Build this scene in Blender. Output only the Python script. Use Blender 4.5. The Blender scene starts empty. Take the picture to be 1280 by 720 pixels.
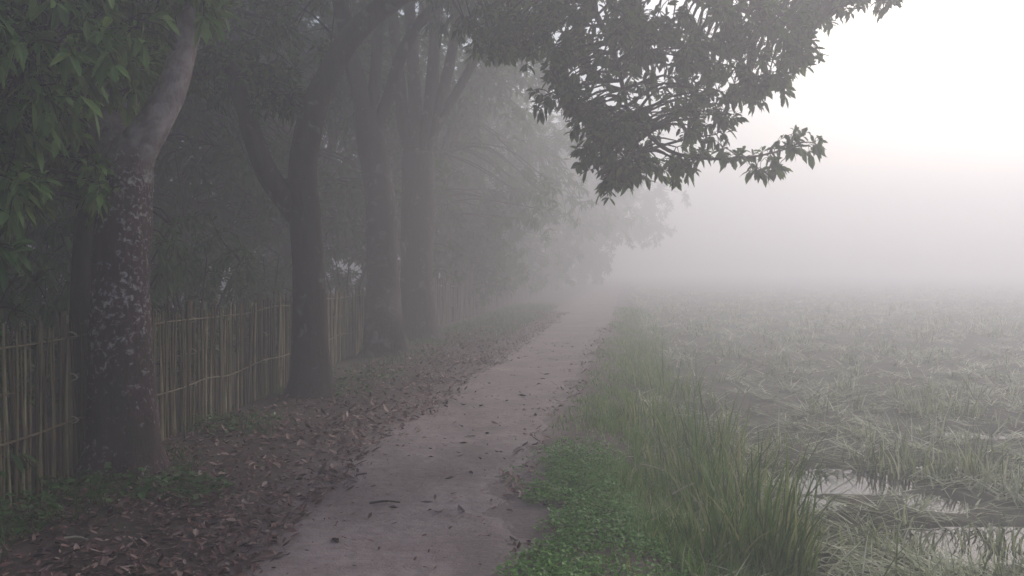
import bpy, math, random
import numpy as np
from mathutils import Vector

random.seed(7)
rng = np.random.default_rng(7)
SC = bpy.context.scene
COL = SC.collection
F = 1024.0
CAMZ = 1.55
TH = math.atan(30.0 / F)
UP = np.array([0.0, 0.0, 1.0])


# ------------------------------------------------------------------ helpers
def at(px, py, Y):
    """photo pixel (1280x720) at world depth Y -> world point"""
    u, v = (px - 640) / F, (360 - py) / F
    d = np.array([u, math.cos(TH) + v * math.sin(TH), -math.sin(TH) + v * math.cos(TH)])
    s = Y / d[1]
    return np.array([0, 0, CAMZ]) + d * s


def tag(o, label=None, cat=None, group=None, kind=None):
    if label: o['label'] = label
    if cat: o['category'] = cat
    if group: o['group'] = group
    if kind: o['kind'] = kind
    return o


def empty(name, loc):
    o = bpy.data.objects.new(name, None)
    COL.objects.link(o)
    o.location = [float(v) for v in loc]
    o.empty_display_size = 0.2
    return o


def thing(name, loc, label, cat, group=None):
    return tag(empty(name, loc), label, cat, group)


class MB:
    """numpy mesh accumulator"""
    def __init__(self):
        self.v = []; self.loops = []; self.tot = []; self.mi = []; self.n = 0; self.sm = []

    def add(self, verts, loops, totals, mat=0, smooth=False):
        verts = np.asarray(verts, np.float32).reshape(-1, 3)
        loops = np.asarray(loops, np.int32).ravel()
        totals = np.asarray(totals, np.int32).ravel()
        self.v.append(verts); self.loops.append(loops + self.n); self.tot.append(totals)
        self.mi.append(np.full(len(totals), mat, np.int32)); self.sm.append(np.full(len(totals), smooth, bool))
        self.n += len(verts)

    def mesh(self, name, origin=(0, 0, 0)):
        me = bpy.data.meshes.new(name)
        if not self.v: return me
        v = np.concatenate(self.v) - np.asarray(origin, np.float32)
        lo = np.concatenate(self.loops); to = np.concatenate(self.tot)
        me.vertices.add(len(v)); me.vertices.foreach_set('co', v.ravel().astype(np.float32))
        me.loops.add(len(lo)); me.loops.foreach_set('vertex_index', lo)
        me.polygons.add(len(to))
        st = np.concatenate([[0], np.cumsum(to)[:-1]]).astype(np.int32)
        me.polygons.foreach_set('loop_start', st)
        me.polygons.foreach_set('material_index', np.concatenate(self.mi))
        me.polygons.foreach_set('use_smooth', np.concatenate(self.sm))
        me.update(calc_edges=True); me.validate()
        return me

    def build(self, name, mats, parent=None, origin=None):
        if origin is None:
            origin = tuple(parent_loc(parent)) if parent else (0, 0, 0)
            loc = (0, 0, 0)
        else:
            loc = origin
        me = self.mesh(name, origin)
        for m in (mats if isinstance(mats, (list, tuple)) else [mats]): me.materials.append(m)
        o = bpy.data.objects.new(name, me); COL.objects.link(o)
        o.location = [float(c) for c in loc]
        if parent: o.parent = parent
        return o


def parent_loc(p):
    l = Vector((0, 0, 0))
    while p: l += p.location; p = p.parent
    return l


def nrm(a):
    return a / np.maximum(np.linalg.norm(a, axis=-1, keepdims=True), 1e-9)


# value noise -----------------------------------------------------------
_H = rng.random((256, 256))
def vnoise(x, y, s=1.0, o=0):
    x = np.asarray(x, float) / s + 37.3 * o + 1000; y = np.asarray(y, float) / s + 11.7 * o + 1000
    xi = np.floor(x).astype(int); yi = np.floor(y).astype(int)
    fx = x - xi; fy = y - yi
    fx = fx * fx * (3 - 2 * fx); fy = fy * fy * (3 - 2 * fy)
    a = _H[xi % 256, yi % 256]; b = _H[(xi + 1) % 256, yi % 256]
    c = _H[xi % 256, (yi + 1) % 256]; d = _H[(xi + 1) % 256, (yi + 1) % 256]
    return (a * (1 - fx) + b * fx) * (1 - fy) + (c * (1 - fx) + d * fx) * fy


def fbm(x, y, s, o=0, n=3):
    r = 0; a = 0.5; t = 0
    for i in range(n):
        r = r + a * vnoise(x, y, s / 2 ** i, o + i * 3); t += a; a *= 0.5
    return r / t


def sstep(a, b, x):
    t = np.clip((np.asarray(x, float) - a) / (b - a), 0, 1)
    return t * t * (3 - 2 * t)


# terrain -----------------------------------------------------------------
PCY = [-30, 0, 3.0, 4.2, 5.9, 7.5, 9.3, 13.2, 17.5, 22.7, 31.7, 130]
PCX = [-1.3, -0.82, -0.62, -0.60, -0.68, -0.46, -0.12, 0.47, 1.15, 1.95, 3.15, 17.0]
def pc(y): return np.interp(y, PCY, PCX)
PHW = 0.57
def phw(y): return np.interp(y, [0, 4, 6, 10, 16, 24, 90], [0.62, 0.62, 0.62, 0.70, 0.75, 0.8, 0.85])

WATER_Z = -0.295
PUDDLES = [(2.80, 6.9, 0.52, 0.34), (3.25, 6.25, 0.2, 0.2), (2.98, 5.3, 0.36, 0.2), (5.1, 8.8, 0.5, 0.12),
           (3.4, 5.5, .5, .14), (2.35, 6.2, .22, .15), (3.9, 7.4, .2, .1)]
def gz(x, y):
    x = np.asarray(x, float); y = np.asarray(y, float)
    d = x - pc(y)
    z = 0.022 * (fbm(x, y, 0.5, 1) - 0.5) + 0.05 * (fbm(x, y, 2.3, 5) - 0.5) * sstep(0.6, 1.2, np.abs(d))
    z = z + 0.06 * sstep(-0.9, -2.2, d) + 0.04 * sstep(0.6, 0.95, d) * (1 - sstep(1.2, 1.8, d))
    pad = sstep(1.15, 2.1, d)
    pz = -0.278 + 0.105 * (fbm(x, y, 0.7, 9, 5) - 0.5) + 0.03 * (fbm(x, y, 5, 2) - 0.5)
    for (a, b, r, s) in PUDDLES:
        pz = pz - 0.16 * np.exp(-(((x - a) / r) ** 2 + ((y - b) / s) ** 2)) * (.25 + 1.3 * fbm(x, y, .42, 17, 4))
    pz = pz + 0.022 * sstep(7.5, 10, y)
    return z * (1 - pad) + pz * pad


# ------------------------------------------------------------------ materials
def newmat(name):
    m = bpy.data.materials.new(name); m.use_nodes = True
    nt = m.node_tree; nt.nodes.clear()
    return m, nt


def N(nt, t, **kw):
    n = nt.nodes.new(t)
    for k, v in kw.items():
        if k in n.inputs.keys() if hasattr(n.inputs, 'keys') else False:
            n.inputs[k].default_value = v
        else:
            setattr(n, k, v)
    return n


def ramp(nt, fac, stops, interp='LINEAR'):
    r = nt.nodes.new('ShaderNodeValToRGB')
    e = r.color_ramp.elements
    while len(e) < len(stops): e.new(0.5)
    for i, (p, c) in enumerate(stops):
        e[i].position = p; e[i].color = (c[0], c[1], c[2], 1) if not np.isscalar(c) else (c, c, c, 1)
    r.color_ramp.interpolation = interp
    nt.links.new(fac, r.inputs[0])
    return r.outputs[0]


def noise(nt, vec, scale, detail=4, rough=0.55, dist=0.0):
    n = nt.nodes.new('ShaderNodeTexNoise')
    n.inputs['Scale'].default_value = scale; n.inputs['Detail'].default_value = detail
    n.inputs['Roughness'].default_value = rough; n.inputs['Distortion'].default_value = dist
    nt.links.new(vec, n.inputs['Vector'])
    return n.outputs['Fac']


def mix(nt, fac, a, b, mode='MIX'):
    m = nt.nodes.new('ShaderNodeMix'); m.data_type = 'RGBA'; m.blend_type = mode
    for s, v in ((0, fac), (6, a), (7, b)):
        if hasattr(v, 'links'): nt.links.new(v, m.inputs[s])
        elif s == 0: m.inputs[0].default_value = v
        else: m.inputs[s].default_value = (*v, 1)
    return m.outputs[2]


def math_(nt, op, a, b=None):
    m = nt.nodes.new('ShaderNodeMath'); m.operation = op
    for i, v in enumerate((a, b)):
        if v is None: continue
        if hasattr(v, 'links'): nt.links.new(v, m.inputs[i])
        else: m.inputs[i].default_value = v
    return m.outputs[0]


def pos(nt): return nt.nodes.new('ShaderNodeNewGeometry').outputs['Position']
def island(nt): return nt.nodes.new('ShaderNodeNewGeometry').outputs['Random Per Island']


def finish(nt, col, rough=0.8, bump=None, bdist=0.01, bstr=0.6, spec=0.3, transl=0.0, tcol=None):
    out = nt.nodes.new('ShaderNodeOutputMaterial')
    p = nt.nodes.new('ShaderNodeBsdfPrincipled')
    if hasattr(col, 'links'): nt.links.new(col, p.inputs['Base Color'])
    else: p.inputs['Base Color'].default_value = (*col, 1)
    if hasattr(rough, 'links'): nt.links.new(rough, p.inputs['Roughness'])
    else: p.inputs['Roughness'].default_value = rough
    p.inputs['Specular IOR Level'].default_value = spec
    if bump is not None:
        b = nt.nodes.new('ShaderNodeBump'); b.inputs['Distance'].default_value = bdist; b.inputs['Strength'].default_value = bstr
        nt.links.new(bump, b.inputs['Height']); nt.links.new(b.outputs[0], p.inputs['Normal'])
    sh = p.outputs[0]
    if transl > 0:
        t = nt.nodes.new('ShaderNodeBsdfTranslucent')
        c = tcol if tcol is not None else col
        if hasattr(c, 'links'): nt.links.new(c, t.inputs[0])
        else: t.inputs[0].default_value = (*c, 1)
        mx = nt.nodes.new('ShaderNodeMixShader'); mx.inputs[0].default_value = transl
        nt.links.new(sh, mx.inputs[1]); nt.links.new(t.outputs[0], mx.inputs[2]); sh = mx.outputs[0]
    nt.links.new(sh, out.inputs['Surface'])


def leafmat(name, cols, clump=1.2, transl=0.3, rough=0.45):
    m, nt = newmat(name)
    r = island(nt); P = pos(nt)
    n = noise(nt, P, clump, 2)
    f = math_(nt, 'ADD', math_(nt, 'MULTIPLY', r, 0.65), math_(nt, 'MULTIPLY', n, 0.5))
    c = ramp(nt, f, [(0.12 + 0.8 * i / (len(cols) - 1), k) for i, k in enumerate(cols)])
    finish(nt, c, rough, transl=transl, spec=0.35)
    return m


M = {}
M['leaf_near'] = leafmat('mango_leaf', [(.035, .075, .018), (.08, .165, .035), (.14, .26, .06), (.26, .38, .10)], 1.5)
M['leaf_tree'] = leafmat('canopy_leaf', [(.022, .05, .015), (.038, .085, .022), (.075, .15, .032), (.15, .22, .05)], 1.0, .48)
M['leaf_far'] = leafmat('far_leaf', [(.035, .08, .022), (.06, .135, .036), (.09, .18, .05)], 0.6, .4)
M['leaf_shrub'] = leafmat('shrub_leaf', [(.03, .07, .02), (.06, .13, .032), (.10, .20, .05)], 1.3)
M['grass'] = leafmat('verge_grass', [(.065, .13, .028), (.115, .22, .045), (.175, .31, .07), (.36, .37, .16)], 1.6, 0.4, 0.5)
M['reed'] = leafmat('tall_grass', [(.075, .07, .033), (.075, .135, .035), (.135, .23, .052), (.20, .30, .085), (.48, .42, .21)], 2.5, 0.35, 0.45)
M['marsh'] = leafmat('marsh_grass', [(.07, .065, .04), (.13, .17, .065), (.26, .30, .14), (.42, .45, .25), (.74, .72, .55)], 0.9, 0.35, 0.5)
M['cover'] = leafmat('cover_leaf', [(.06, .14, .03), (.12, .26, .05), (.19, .37, .08)], 2.0, 0.3, 0.5)
M['litter'] = leafmat('dead_leaf', [(.03, .017, .015), (.085, .04, .035), (.145, .068, .058), (.21, .115, .095), (.42, .30, .25)], 1.2, 0.05, 0.6)


def bark(name, dark, mid, lichen, lthr=0.6, lscale=9.0, moss=None, pale=None):
    m, nt = newmat(name)
    P = pos(nt)
    mp = nt.nodes.new('ShaderNodeMapping'); mp.inputs['Scale'].default_value = (1, 1, 0.35)
    nt.links.new(P, mp.inputs[0])
    a = noise(nt, mp.outputs[0], 14, 6, 0.65)
    c = ramp(nt, a, [(0.3, dark), (0.7, mid)])
    b = noise(nt, P, lscale, 5, 0.6, 0.6)
    big = noise(nt, P, 1.7, 2)
    bb = math_(nt, 'ADD', b, math_(nt, 'MULTIPLY', big, 0.35))
    f = ramp(nt, bb, [(lthr + 0.08, 0.0), (lthr + 0.22, 1.0)])
    c2 = mix(nt, math_(nt, 'MULTIPLY', f, 0.85), c, lichen)
    if moss:
        g = ramp(nt, noise(nt, P, 2.4, 4, 0.6), [(0.52, 0.0), (0.66, 1.0)])
        c2 = mix(nt, math_(nt, 'MULTIPLY', g, 0.6), c2, moss)
    if pale:
        sx = nt.nodes.new('ShaderNodeSeparateXYZ'); nt.links.new(P, sx.inputs[0])
        zz = math_(nt, 'ADD', sx.outputs[2], math_(nt, 'MULTIPLY', noise(nt, P, 5, 4), .7))
        pc_ = ramp(nt, noise(nt, P, 9, 5, .6, .6), [(.4, pale[0]), (.68, pale[1])])
        c2 = mix(nt, ramp(nt, math_(nt, 'MULTIPLY', zz, .25), [((pale[2] + .35) / 4, 0.0), ((pale[2] + .75) / 4, 1.0)]), c2, pc_)
    ridg = noise(nt, mp.outputs[0], 40, 4, 0.7)
    finish(nt, c2, 0.9, bump=math_(nt, 'ADD', a, math_(nt, 'MULTIPLY', ridg, .4)), bdist=0.03, bstr=0.8, spec=0.15)
    return m


M['bark_mottled'] = bark('mottled_bark', (.035, .023, .024), (.105, .06, .058), (.48, .45, .43), 0.63, 24.0, (.05, .055, .035), ((.23, .175, .168), (.44, .385, .37), 2.15))
M['bark_dark'] = bark('dark_bark', (.03, .022, .022), (.075, .055, .052), (.22, .21, .20), 0.68, 6.0, (.04, .045, .03))
M['twig'] = bark('twig_bark', (.03, .024, .02), (.06, .05, .042), (.12, .11, .1), 0.75, 9.0)

m, nt = newmat('bamboo'); r = island(nt); P = pos(nt)
c = ramp(nt, r, [(0.0, (.06, .047, .026)), (0.4, (.125, .10, .052)), (0.75, (.21, .175, .095)), (1.0, (.45, .39, .23))])
g = noise(nt, P, 6, 4)
c = mix(nt, ramp(nt, g, [(.45, 0.0), (.7, .75)]), c, (.09, .075, .055))
finish(nt, c, 0.6, bump=noise(nt, P, 60, 3), bdist=0.003, spec=0.3); M['bamboo'] = m

m, nt = newmat('weathered_board'); r = island(nt); P = pos(nt)
c = ramp(nt, r, [(0.0, (.16, .10, .09)), (0.5, (.24, .16, .14)), (1.0, (.32, .23, .20))])
c = mix(nt, math_(nt, 'MULTIPLY', noise(nt, P, 5, 4), .6), c, (.08, .06, .05))
finish(nt, c, 0.85); M['board'] = m

def earth_col(nt, P):
    a = noise(nt, P, 1.3, 6, 0.65, .4); b = noise(nt, P, 11, 6, 0.7); d = noise(nt, P, 90, 4, .7)
    c = ramp(nt, a, [(.34, (.175, .132, .125)), (.5, (.27, .212, .202)), (.68, (.375, .305, .29))])
    c = mix(nt, ramp(nt, b, [(.46, 0.0), (.70, .65)]), c, (.15, .11, .10))
    c = mix(nt, ramp(nt, d, [(.56, 0.0), (.68, .7)]), c, (.10, .075, .066))
    return c, a, b, d


m, nt = newmat('packed_earth'); P = pos(nt)
c, a, b, d = earth_col(nt, P)
hgt = math_(nt, 'ADD', math_(nt, 'MULTIPLY', b, 1.0), math_(nt, 'MULTIPLY', d, .25))
finish(nt, c, ramp(nt, a, [(.35, .62), (.65, .9)]), bump=hgt, bdist=0.03, bstr=0.7, spec=0.25); M['earth'] = m

m, nt = newmat('soil'); P = pos(nt)
a = noise(nt, P, 1.1, 6, 0.65); b = noise(nt, P, 26, 5, 0.7)
c = ramp(nt, a, [(.3, (.075, .052, .046)), (.55, (.115, .08, .07)), (.75, (.15, .115, .095))])
c = mix(nt, math_(nt, 'MULTIPLY', b, .5), c, (.03, .025, .022))
gr = ramp(nt, noise(nt, P, 3.1, 4, .6), [(.5, 0.0), (.68, .55)])
c = mix(nt, gr, c, (.05, .065, .03))
an = nt.nodes.new('ShaderNodeAttribute'); an.attribute_name = 'trodden'
c = mix(nt, math_(nt, 'MULTIPLY', an.outputs['Fac'], .95), c, mix(nt, .25, earth_col(nt, P)[0], (.10, .075, .066)))
am = nt.nodes.new('ShaderNodeAttribute'); am.attribute_name = 'mud'
c = mix(nt, math_(nt, 'MULTIPLY', am.outputs['Fac'], .9), c, ramp(nt, b, [(.35, (.06, .058, .044)), (.65, (.11, .105, .08))]))
finish(nt, c, 0.9, bump=b, bdist=0.02, bstr=0.7, spec=0.2); M['soil'] = m

m, nt = newmat('marsh_water'); P = pos(nt)
w = noise(nt, P, 7, 3)
finish(nt, (.035, .034, .028), 0.06, bump=w, bdist=0.004, bstr=0.25, spec=0.5); M['water'] = m

m, nt = newmat('straw'); r = island(nt)
finish(nt, ramp(nt, r, [(0, (.28, .24, .16)), (1, (.45, .41, .31))]), 0.6, transl=.1); M['straw'] = m


# ------------------------------------------------------------------ geometry generators
def catmull(pts, n):
    pts = np.asarray(pts, float)
    if len(pts) == 2:
        t = np.linspace(0, 1, n)[:, None]
        return pts[0] * (1 - t) + pts[1] * t
    P = np.vstack([2 * pts[0] - pts[1], pts, 2 * pts[-1] - pts[-2]])
    m = len(pts) - 1
    out = []
    for s in np.linspace(0, m, n):
        i = min(int(s), m - 1); t = s - i
        a, b, c, d = P[i], P[i + 1], P[i + 2], P[i + 3]
        out.append(0.5 * ((2 * b) + (-a + c) * t + (2 * a - 5 * b + 4 * c - d) * t * t + (-a + 3 * b - 3 * c + d) * t ** 3))
    return np.array(out)


def tube(mb, pts, radii, sides=8, n=None, rough=0.0, flare=None, mat=0, raw=False, cap=True):
    """swept tube through control points"""
    if not raw:
        n = n or max(4, len(pts) * 5)
        rr = np.interp(np.linspace(0, len(pts) - 1, n), np.arange(len(pts)), radii)
        P = catmull(pts, n)
    else:
        P = np.asarray(pts, float); rr = np.asarray(radii, float); n = len(P)
    T = nrm(np.gradient(P, axis=0))
    ref = np.array([1.0, 0.02, 0.03]) if abs(T[0][0]) < 0.8 else np.array([0.02, 1.0, 0.05])
    a = np.linspace(0, 2 * math.pi, sides, endpoint=False)
    ph = random.random() * 6.28
    V = np.zeros((n, sides, 3))
    for i in range(n):
        s = nrm(ref - T[i] * ref.dot(T[i])); u = np.cross(T[i], s); ref = s
        k = np.ones(sides)
        if rough > 0:
            z = i / n
            k = k + rough * (vnoise(np.cos(a) * 1.3 + ph, np.sin(a) * 1.3 + P[i][2] * 2.2, 0.6, 3) - 0.5) * 2
            k = k + rough * 0.7 * np.sin(a * 3 + ph + P[i][2] * 1.3)
        if flare is not None:
            h = P[i][2] - P[0][2]
            k = k + flare * math.exp(-h / 0.16) * (0.55 + 0.45 * np.sin(a * 4 + ph) ** 2 + .4 * np.maximum(0, np.sin(a * 2.5 + 2 * ph))) + 0.25 * flare * math.exp(-h / 0.6)
        V[i] = P[i] + (np.cos(a)[:, None] * s + np.sin(a)[:, None] * u) * (rr[i] * k)[:, None]
    idx = np.arange(n * sides).reshape(n, sides)
    q = np.stack([idx[:-1], np.roll(idx[:-1], -1, 1), np.roll(idx[1:], -1, 1), idx[1:]], -1).reshape(-1, 4)
    mb.add(V.reshape(-1, 3), q.ravel(), np.full(len(q), 4), mat, True)
    if cap and sides > 3:
        mb.add(V[-1], np.arange(sides), [sides], mat, False)
    return P, rr


LF_T = np.array([0, .35, .35, .35, .7, .7, .7, 1.0])
LF_W = np.array([0, .92, 0, -.92, .95, 0, -.95, 0])
LF_N = np.array([0, .18, 0, .18, .14, 0, .14, 0])
LF_LOOPS = np.array([0, 1, 2, 0, 2, 3, 1, 4, 5, 2, 2, 5, 6, 3, 4, 7, 5, 5, 7, 6])
LF_TOT = np.array([3, 3, 4, 4, 3, 3])


def leaves(mb, base, axis, L, wr=0.14, droop=0.35, mat=0, up=None):
    """many lanceolate leaves, folded along the midrib and curved down"""
    n = len(base)
    if n == 0: return
    axis = nrm(axis)
    if up is None:
        up = nrm(rng.normal(0, .45, (n, 3)) + UP)
    side = nrm(np.cross(axis, up)); nor = np.cross(side, axis)
    L = np.broadcast_to(L, (n,)); W = L * wr * rng.uniform(.8, 1.25, n)
    dr = droop * rng.uniform(.4, 1.6, n)
    t = LF_T[None, :, None]
    V = base[:, None] + axis[:, None] * L[:, None, None] * t + side[:, None] * (W[:, None] * LF_W)[..., None] \
        + nor[:, None] * (W[:, None] * LF_N * 1.6)[..., None] - UP * (dr * L)[:, None, None] * t ** 2
    lo = (LF_LOOPS[None] + 8 * np.arange(n)[:, None]).ravel()
    mb.add(V.reshape(-1, 3), lo, np.tile(LF_TOT, n), mat, False)


def simple_leaves(mb, base, axis, L, wr=0.2, mat=0):
    n = len(base)
    if n == 0: return
    axis = nrm(axis); up = nrm(rng.normal(0, .6, (n, 3)) + UP)
    side = nrm(np.cross(axis, up)); nor = np.cross(side, axis)
    L = np.broadcast_to(L, (n,))[:, None]; W = L * wr
    V = np.stack([base, base + axis * L * .45 + side * W + nor * W * .3, base + axis * L - UP * L * .2, base + axis * L * .45 - side * W + nor * W * .3], 1)
    lo = (np.array([0, 1, 2, 0, 2, 3])[None] + 4 * np.arange(n)[:, None]).ravel()
    mb.add(V.reshape(-1, 3), lo, np.full(2 * n, 3), mat, False)


def blades(mb, base, head, H, W, bend, mat=0, seg=3, lean=0.25):
    """grass blades: tapered strips bending over; head = azimuth, bend 0..1.5"""
    n = len(base)
    if n == 0: return
    dirh = np.stack([np.cos(head), np.sin(head), np.zeros(n)], -1)
    side = np.stack([-np.sin(head), np.cos(head), np.zeros(n)], -1)
    tw = rng.uniform(-.8, .8, n)
    side = nrm(side + dirh * tw[:, None])
    H = np.broadcast_to(H, (n,)); W = np.broadcast_to(W, (n,)); bend = np.broadcast_to(bend, (n,))
    k = seg + 1
    rows = []
    p = base.copy(); ang = rng.uniform(*(lean if isinstance(lean, tuple) else (0, lean)), n)
    for i in range(k):
        t = i / seg
        w = W * (1 - t ** 1.6) * 0.5
        if i < seg:
            rows.append(p - side * w[:, None]); rows.append(p + side * w[:, None])
        else:
            rows.append(p.copy())
        step = H / seg
        p = p + (dirh * np.sin(ang)[:, None] + UP * np.cos(ang)[:, None]) * step[:, None]
        ang = ang + bend / seg * (0.6 + 0.8 * t)
    V = np.stack(rows, 1)
    nv = 2 * seg + 1
    lo = []; to = []
    for i in range(seg - 1):
        lo += [2 * i, 2 * i + 1, 2 * i + 3, 2 * i + 2]; to.append(4)
    lo += [2 * seg - 2, 2 * seg - 1, 2 * seg]; to.append(3)
    lo = np.array(lo); L = (lo[None] + nv * np.arange(n)[:, None]).ravel()
    mb.add(V.reshape(-1, 3), L, np.tile(to, n), mat, False)


def sphere_dirs(n):
    return nrm(rng.normal(0, 1, (n, 3)))


def grow_crown(mb, skel, lobes, leaf_len, per_twig, twigs, spread, leaf_fn=leaves, twig_r=0.006, wr=.14, droop=.4, mt=0, ml=1, subs_r=None):
    """lobes: (centre, radii, number of sub-branches). Sub-branches grow from the nearest skeleton point, twigs from those."""
    skel = np.asarray(skel)
    for (c, r, ns) in lobes:
        c = np.asarray(c, float); r = np.asarray(r, float)
        d = sphere_dirs(ns) * (rng.random(ns) ** (1 / 2.2))[:, None]
        out_ = rng.random(ns) < .2
        d = np.where(out_[:, None], nrm(d) * rng.uniform(1.0, 1.3, ns)[:, None], d)
        S = c + d * r
        for s, far_ in zip(S, out_):
            tw_n = max(2, twigs // 2) if far_ else twigs
            k = np.argmin(((skel - s) ** 2).sum(1) + 0.4 * np.maximum(0, skel[:, 2] - s[2] - .6) ** 2)
            a = skel[k]
            ln = np.linalg.norm(s - a)
            mid = (a + s) / 2 + np.array([0, 0, 0.12 * ln]) + rng.normal(0, .05 * ln, 3)
            if ln > .12:
                tube(mb, [a, mid, s], [min(.035, .010 + .012 * ln), .009 + .004 * ln, twig_r], 5, 7, mat=mt, cap=False)
            td = sphere_dirs(tw_n); td[:, 2] *= .7
            td = nrm(td + 0.35 * (s - a) / max(ln, .1))
            T = s + td * spread * (rng.random(tw_n) ** .6)[:, None] - UP * (rng.random(tw_n) * spread * .35)[:, None]
            for tpt, tdv in zip(T, td):
                m2 = (s + tpt) / 2 + np.array([0, 0, .04])
                tube(mb, [s, m2, tpt], [twig_r, twig_r * .8, twig_r * .5], 3, 4, mat=mt, cap=False, raw=False)
            B = np.repeat(T, per_twig, 0); D = np.repeat(td, per_twig, 0)
            n = len(B)
            ax = sphere_dirs(n) * .9 + D * .7; ax[:, 2] -= .22
            B = B - D * (rng.random(n) * spread * .45)[:, None]
            leaf_fn(mb, B, ax, leaf_len * rng.uniform(.6, 1.15, n), wr=wr, mat=ml, **({'droop': droop} if leaf_fn is leaves else {}))


def tree(base, label, group, trunk, limbs, lobes, leaf_len=.17, per_twig=9, twigs=7, spread=.32, barkm='bark_dark', limbm=None,
         leafm='leaf_tree', sides=16, flare=.55, rough=.07, leaf_fn=leaves, name='broadleaf_tree', wr=.14, droop=.4, cat='tree', n=None, twig_r=.006, skip=(), spray=None):
    t = thing(name, base, label, cat, group)
    mb = MB()
    P, _ = tube(mb, trunk[0], trunk[1], sides, n or 34, rough, flare)
    mb.build('trunk', M[barkm], t)
    skel = [P[len(P) // 2:]]
    for k, (pts, rad) in enumerate(limbs):
        mb = MB()
        Q, _ = tube(mb, pts, rad, max(7, sides - 6), max(12, len(pts) * 6), rough * .8)
        mb.build('limb', M[limbm or barkm], t)
        if k not in skip: skel.append(Q[len(Q) // 4:])
    skel = np.concatenate(skel)
    mb = MB()
    grow_crown(mb, skel, lobes, leaf_len, per_twig, twigs, spread, leaf_fn, wr=wr, droop=droop, twig_r=twig_r)
    if spray: grow_crown(mb, spray[0], spray[1], .15, 6, 3, .14, twig_r=.004, wr=.18, droop=.28)
    mb.build('crown', [M['twig'], M[leafm]], t)
    return t


def gp(x, y, dz=0.0): return np.array([x, y, float(gz(x, y)) + dz])


# ------------------------------------------------------------------ setting: ground, path, water
def axis_coords(a, b, lo, hi, step, grow):
    v = list(np.arange(lo, hi + 1e-6, step))
    s = step; x = lo
    while x > a: s *= grow; x = max(a, x - s); v.insert(0, x)
    s = step; x = hi
    while x < b: s *= grow; x = min(b, x + s); v.append(x)
    return np.array(v)


def grid(mb, X, Y, Z):
    h, w = X.shape
    idx = np.arange(h * w).reshape(h, w)
    q = np.stack([idx[:-1, :-1], idx[:-1, 1:], idx[1:, 1:], idx[1:, :-1]], -1).reshape(-1, 4)
    mb.add(np.stack([X, Y, Z], -1).reshape(-1, 3), q.ravel(), np.full(len(q), 4), 0, True)


gx = axis_coords(-108, 108, -4.5, 9, .06, 1.12); gy = axis_coords(-41, 124, 2.5, 13, .07, 1.06)
GX, GY = np.meshgrid(gx, gy)
mb = MB(); grid(mb, GX, GY, gz(GX, GY)); go = mb.build('ground', M['soil']); tag(go, kind='structure')
dd = np.abs(GX - pc(GY)) - phw(GY)
wv = (1 - sstep(.05, .75, dd + .5 * (fbm(GX, GY, .5, 121) - .5))).ravel().astype(np.float32)
wm = sstep(1.2, 2.0, GX - pc(GY)).ravel().astype(np.float32); a2_ = go.data.attributes.new('mud', 'FLOAT', 'POINT'); a2_.data.foreach_set('value', wm)
at_ = go.data.attributes.new('trodden', 'FLOAT', 'POINT'); at_.data.foreach_set('value', wv)

ys = axis_coords(-35, 115, 2.5, 16, .05, 1.05); us = np.linspace(-1, 1, 41)
U, YY = np.meshgrid(us, ys)
XX = pc(YY) + U * (phw(YY) + .32)
d = np.abs(XX - pc(YY)) - phw(YY) + .42 * (fbm(XX, YY, .8, 21, 4) - .5) + .26 * (fbm(XX, YY, .2, 31) - .5)
hz = .016 - .05 * sstep(-.08, .22, d) + .012 * (fbm(XX, YY, .35, 41) - .5) - .012 * np.exp(-(U / .35) ** 2)
base = gz(XX, YY)
mb = MB(); grid(mb, XX, YY, base + hz); tag(mb.build('dirt_path', M['earth']), kind='structure')

wy = axis_coords(2, 118, 3, 12, .5, 1.2); wu = np.linspace(1.2, 80, 60)
U, YY = np.meshgrid(wu, wy)
mb = MB(); grid(mb, pc(YY) + U, YY, np.full(U.shape, WATER_Z)); tag(mb.build('water', M['water']), kind='structure')

# ------------------------------------------------------------------ trees
# big mottled tree at the left
b1 = gp(-2.80, 5.9, -.04)
trunk = ([b1, b1 + [0.0, 0, .35], at(153, 470, 5.9), at(152, 380, 5.9), at(154, 290, 5.92), at(160, 215, 5.95), at(172, 182, 5.97), at(190, 162, 5.97), at(204, 138, 5.99)],
         [.215, .21, .207, .20, .19, .17, .135, .11, .09])
limbs = [([at(162, 210, 5.96), at(180, 176, 5.97), at(212, 120, 6.0), at(230, 60, 6.05), at(243, 0, 6.1), at(262, -90, 6.2), at(300, -220, 6.4)], [.15, .125, .105, .09, .085, .07, .035]),
         ([at(158, 220, 5.96), at(140, 170, 6.1), at(115, 110, 6.2), at(80, 40, 6.1), at(40, -60, 5.8), at(0, -180, 5.6)], [.15, .14, .12, .10, .07, .03]),
         ([at(120, 115, 6.2), at(100, 70, 5.9), at(70, 50, 5.5), at(30, 60, 5.2)], [.07, .055, .04, .015]),
         ([at(238, 30, 6.08), at(200, -20, 6.2), at(160, -50, 6.3), at(120, -60, 6.4)], [.05, .04, .03, .012])]
lobes = [(at(50, 10, 5.3), (.5, .5, .4), 24), (at(140, 20, 6.3), (.5, .4, .4), 22), (at(30, 100, 5.4), (.35, .4, .35), 18),
         (at(105, 90, 6.0), (.32, .25, .3), 16), (at(170, 60, 6.5), (.3, .25, .35), 12), (at(245, -25, 5.9), (.22, .3, .14), 7), (at(10, 190, 5.4), (.3, .4, .4), 11),
         (at(80, 190, 6.4), (.4, .3, .4), 14), (at(122, 225, 5.75), (.07, .06, .10), 2), (at(-70, 60, 5.3), (.5, .6, .8), 20),
         (at(60, -130, 5.6), (1.0, .9, .6), 30), (at(230, -180, 6.4), (1.1, 1.0, .6), 34), (at(60, -280, 5.9), (1.3, 1.2, .8), 34), (at(300, -330, 6.4), (1.2, 1.2, .9), 30)]
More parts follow.
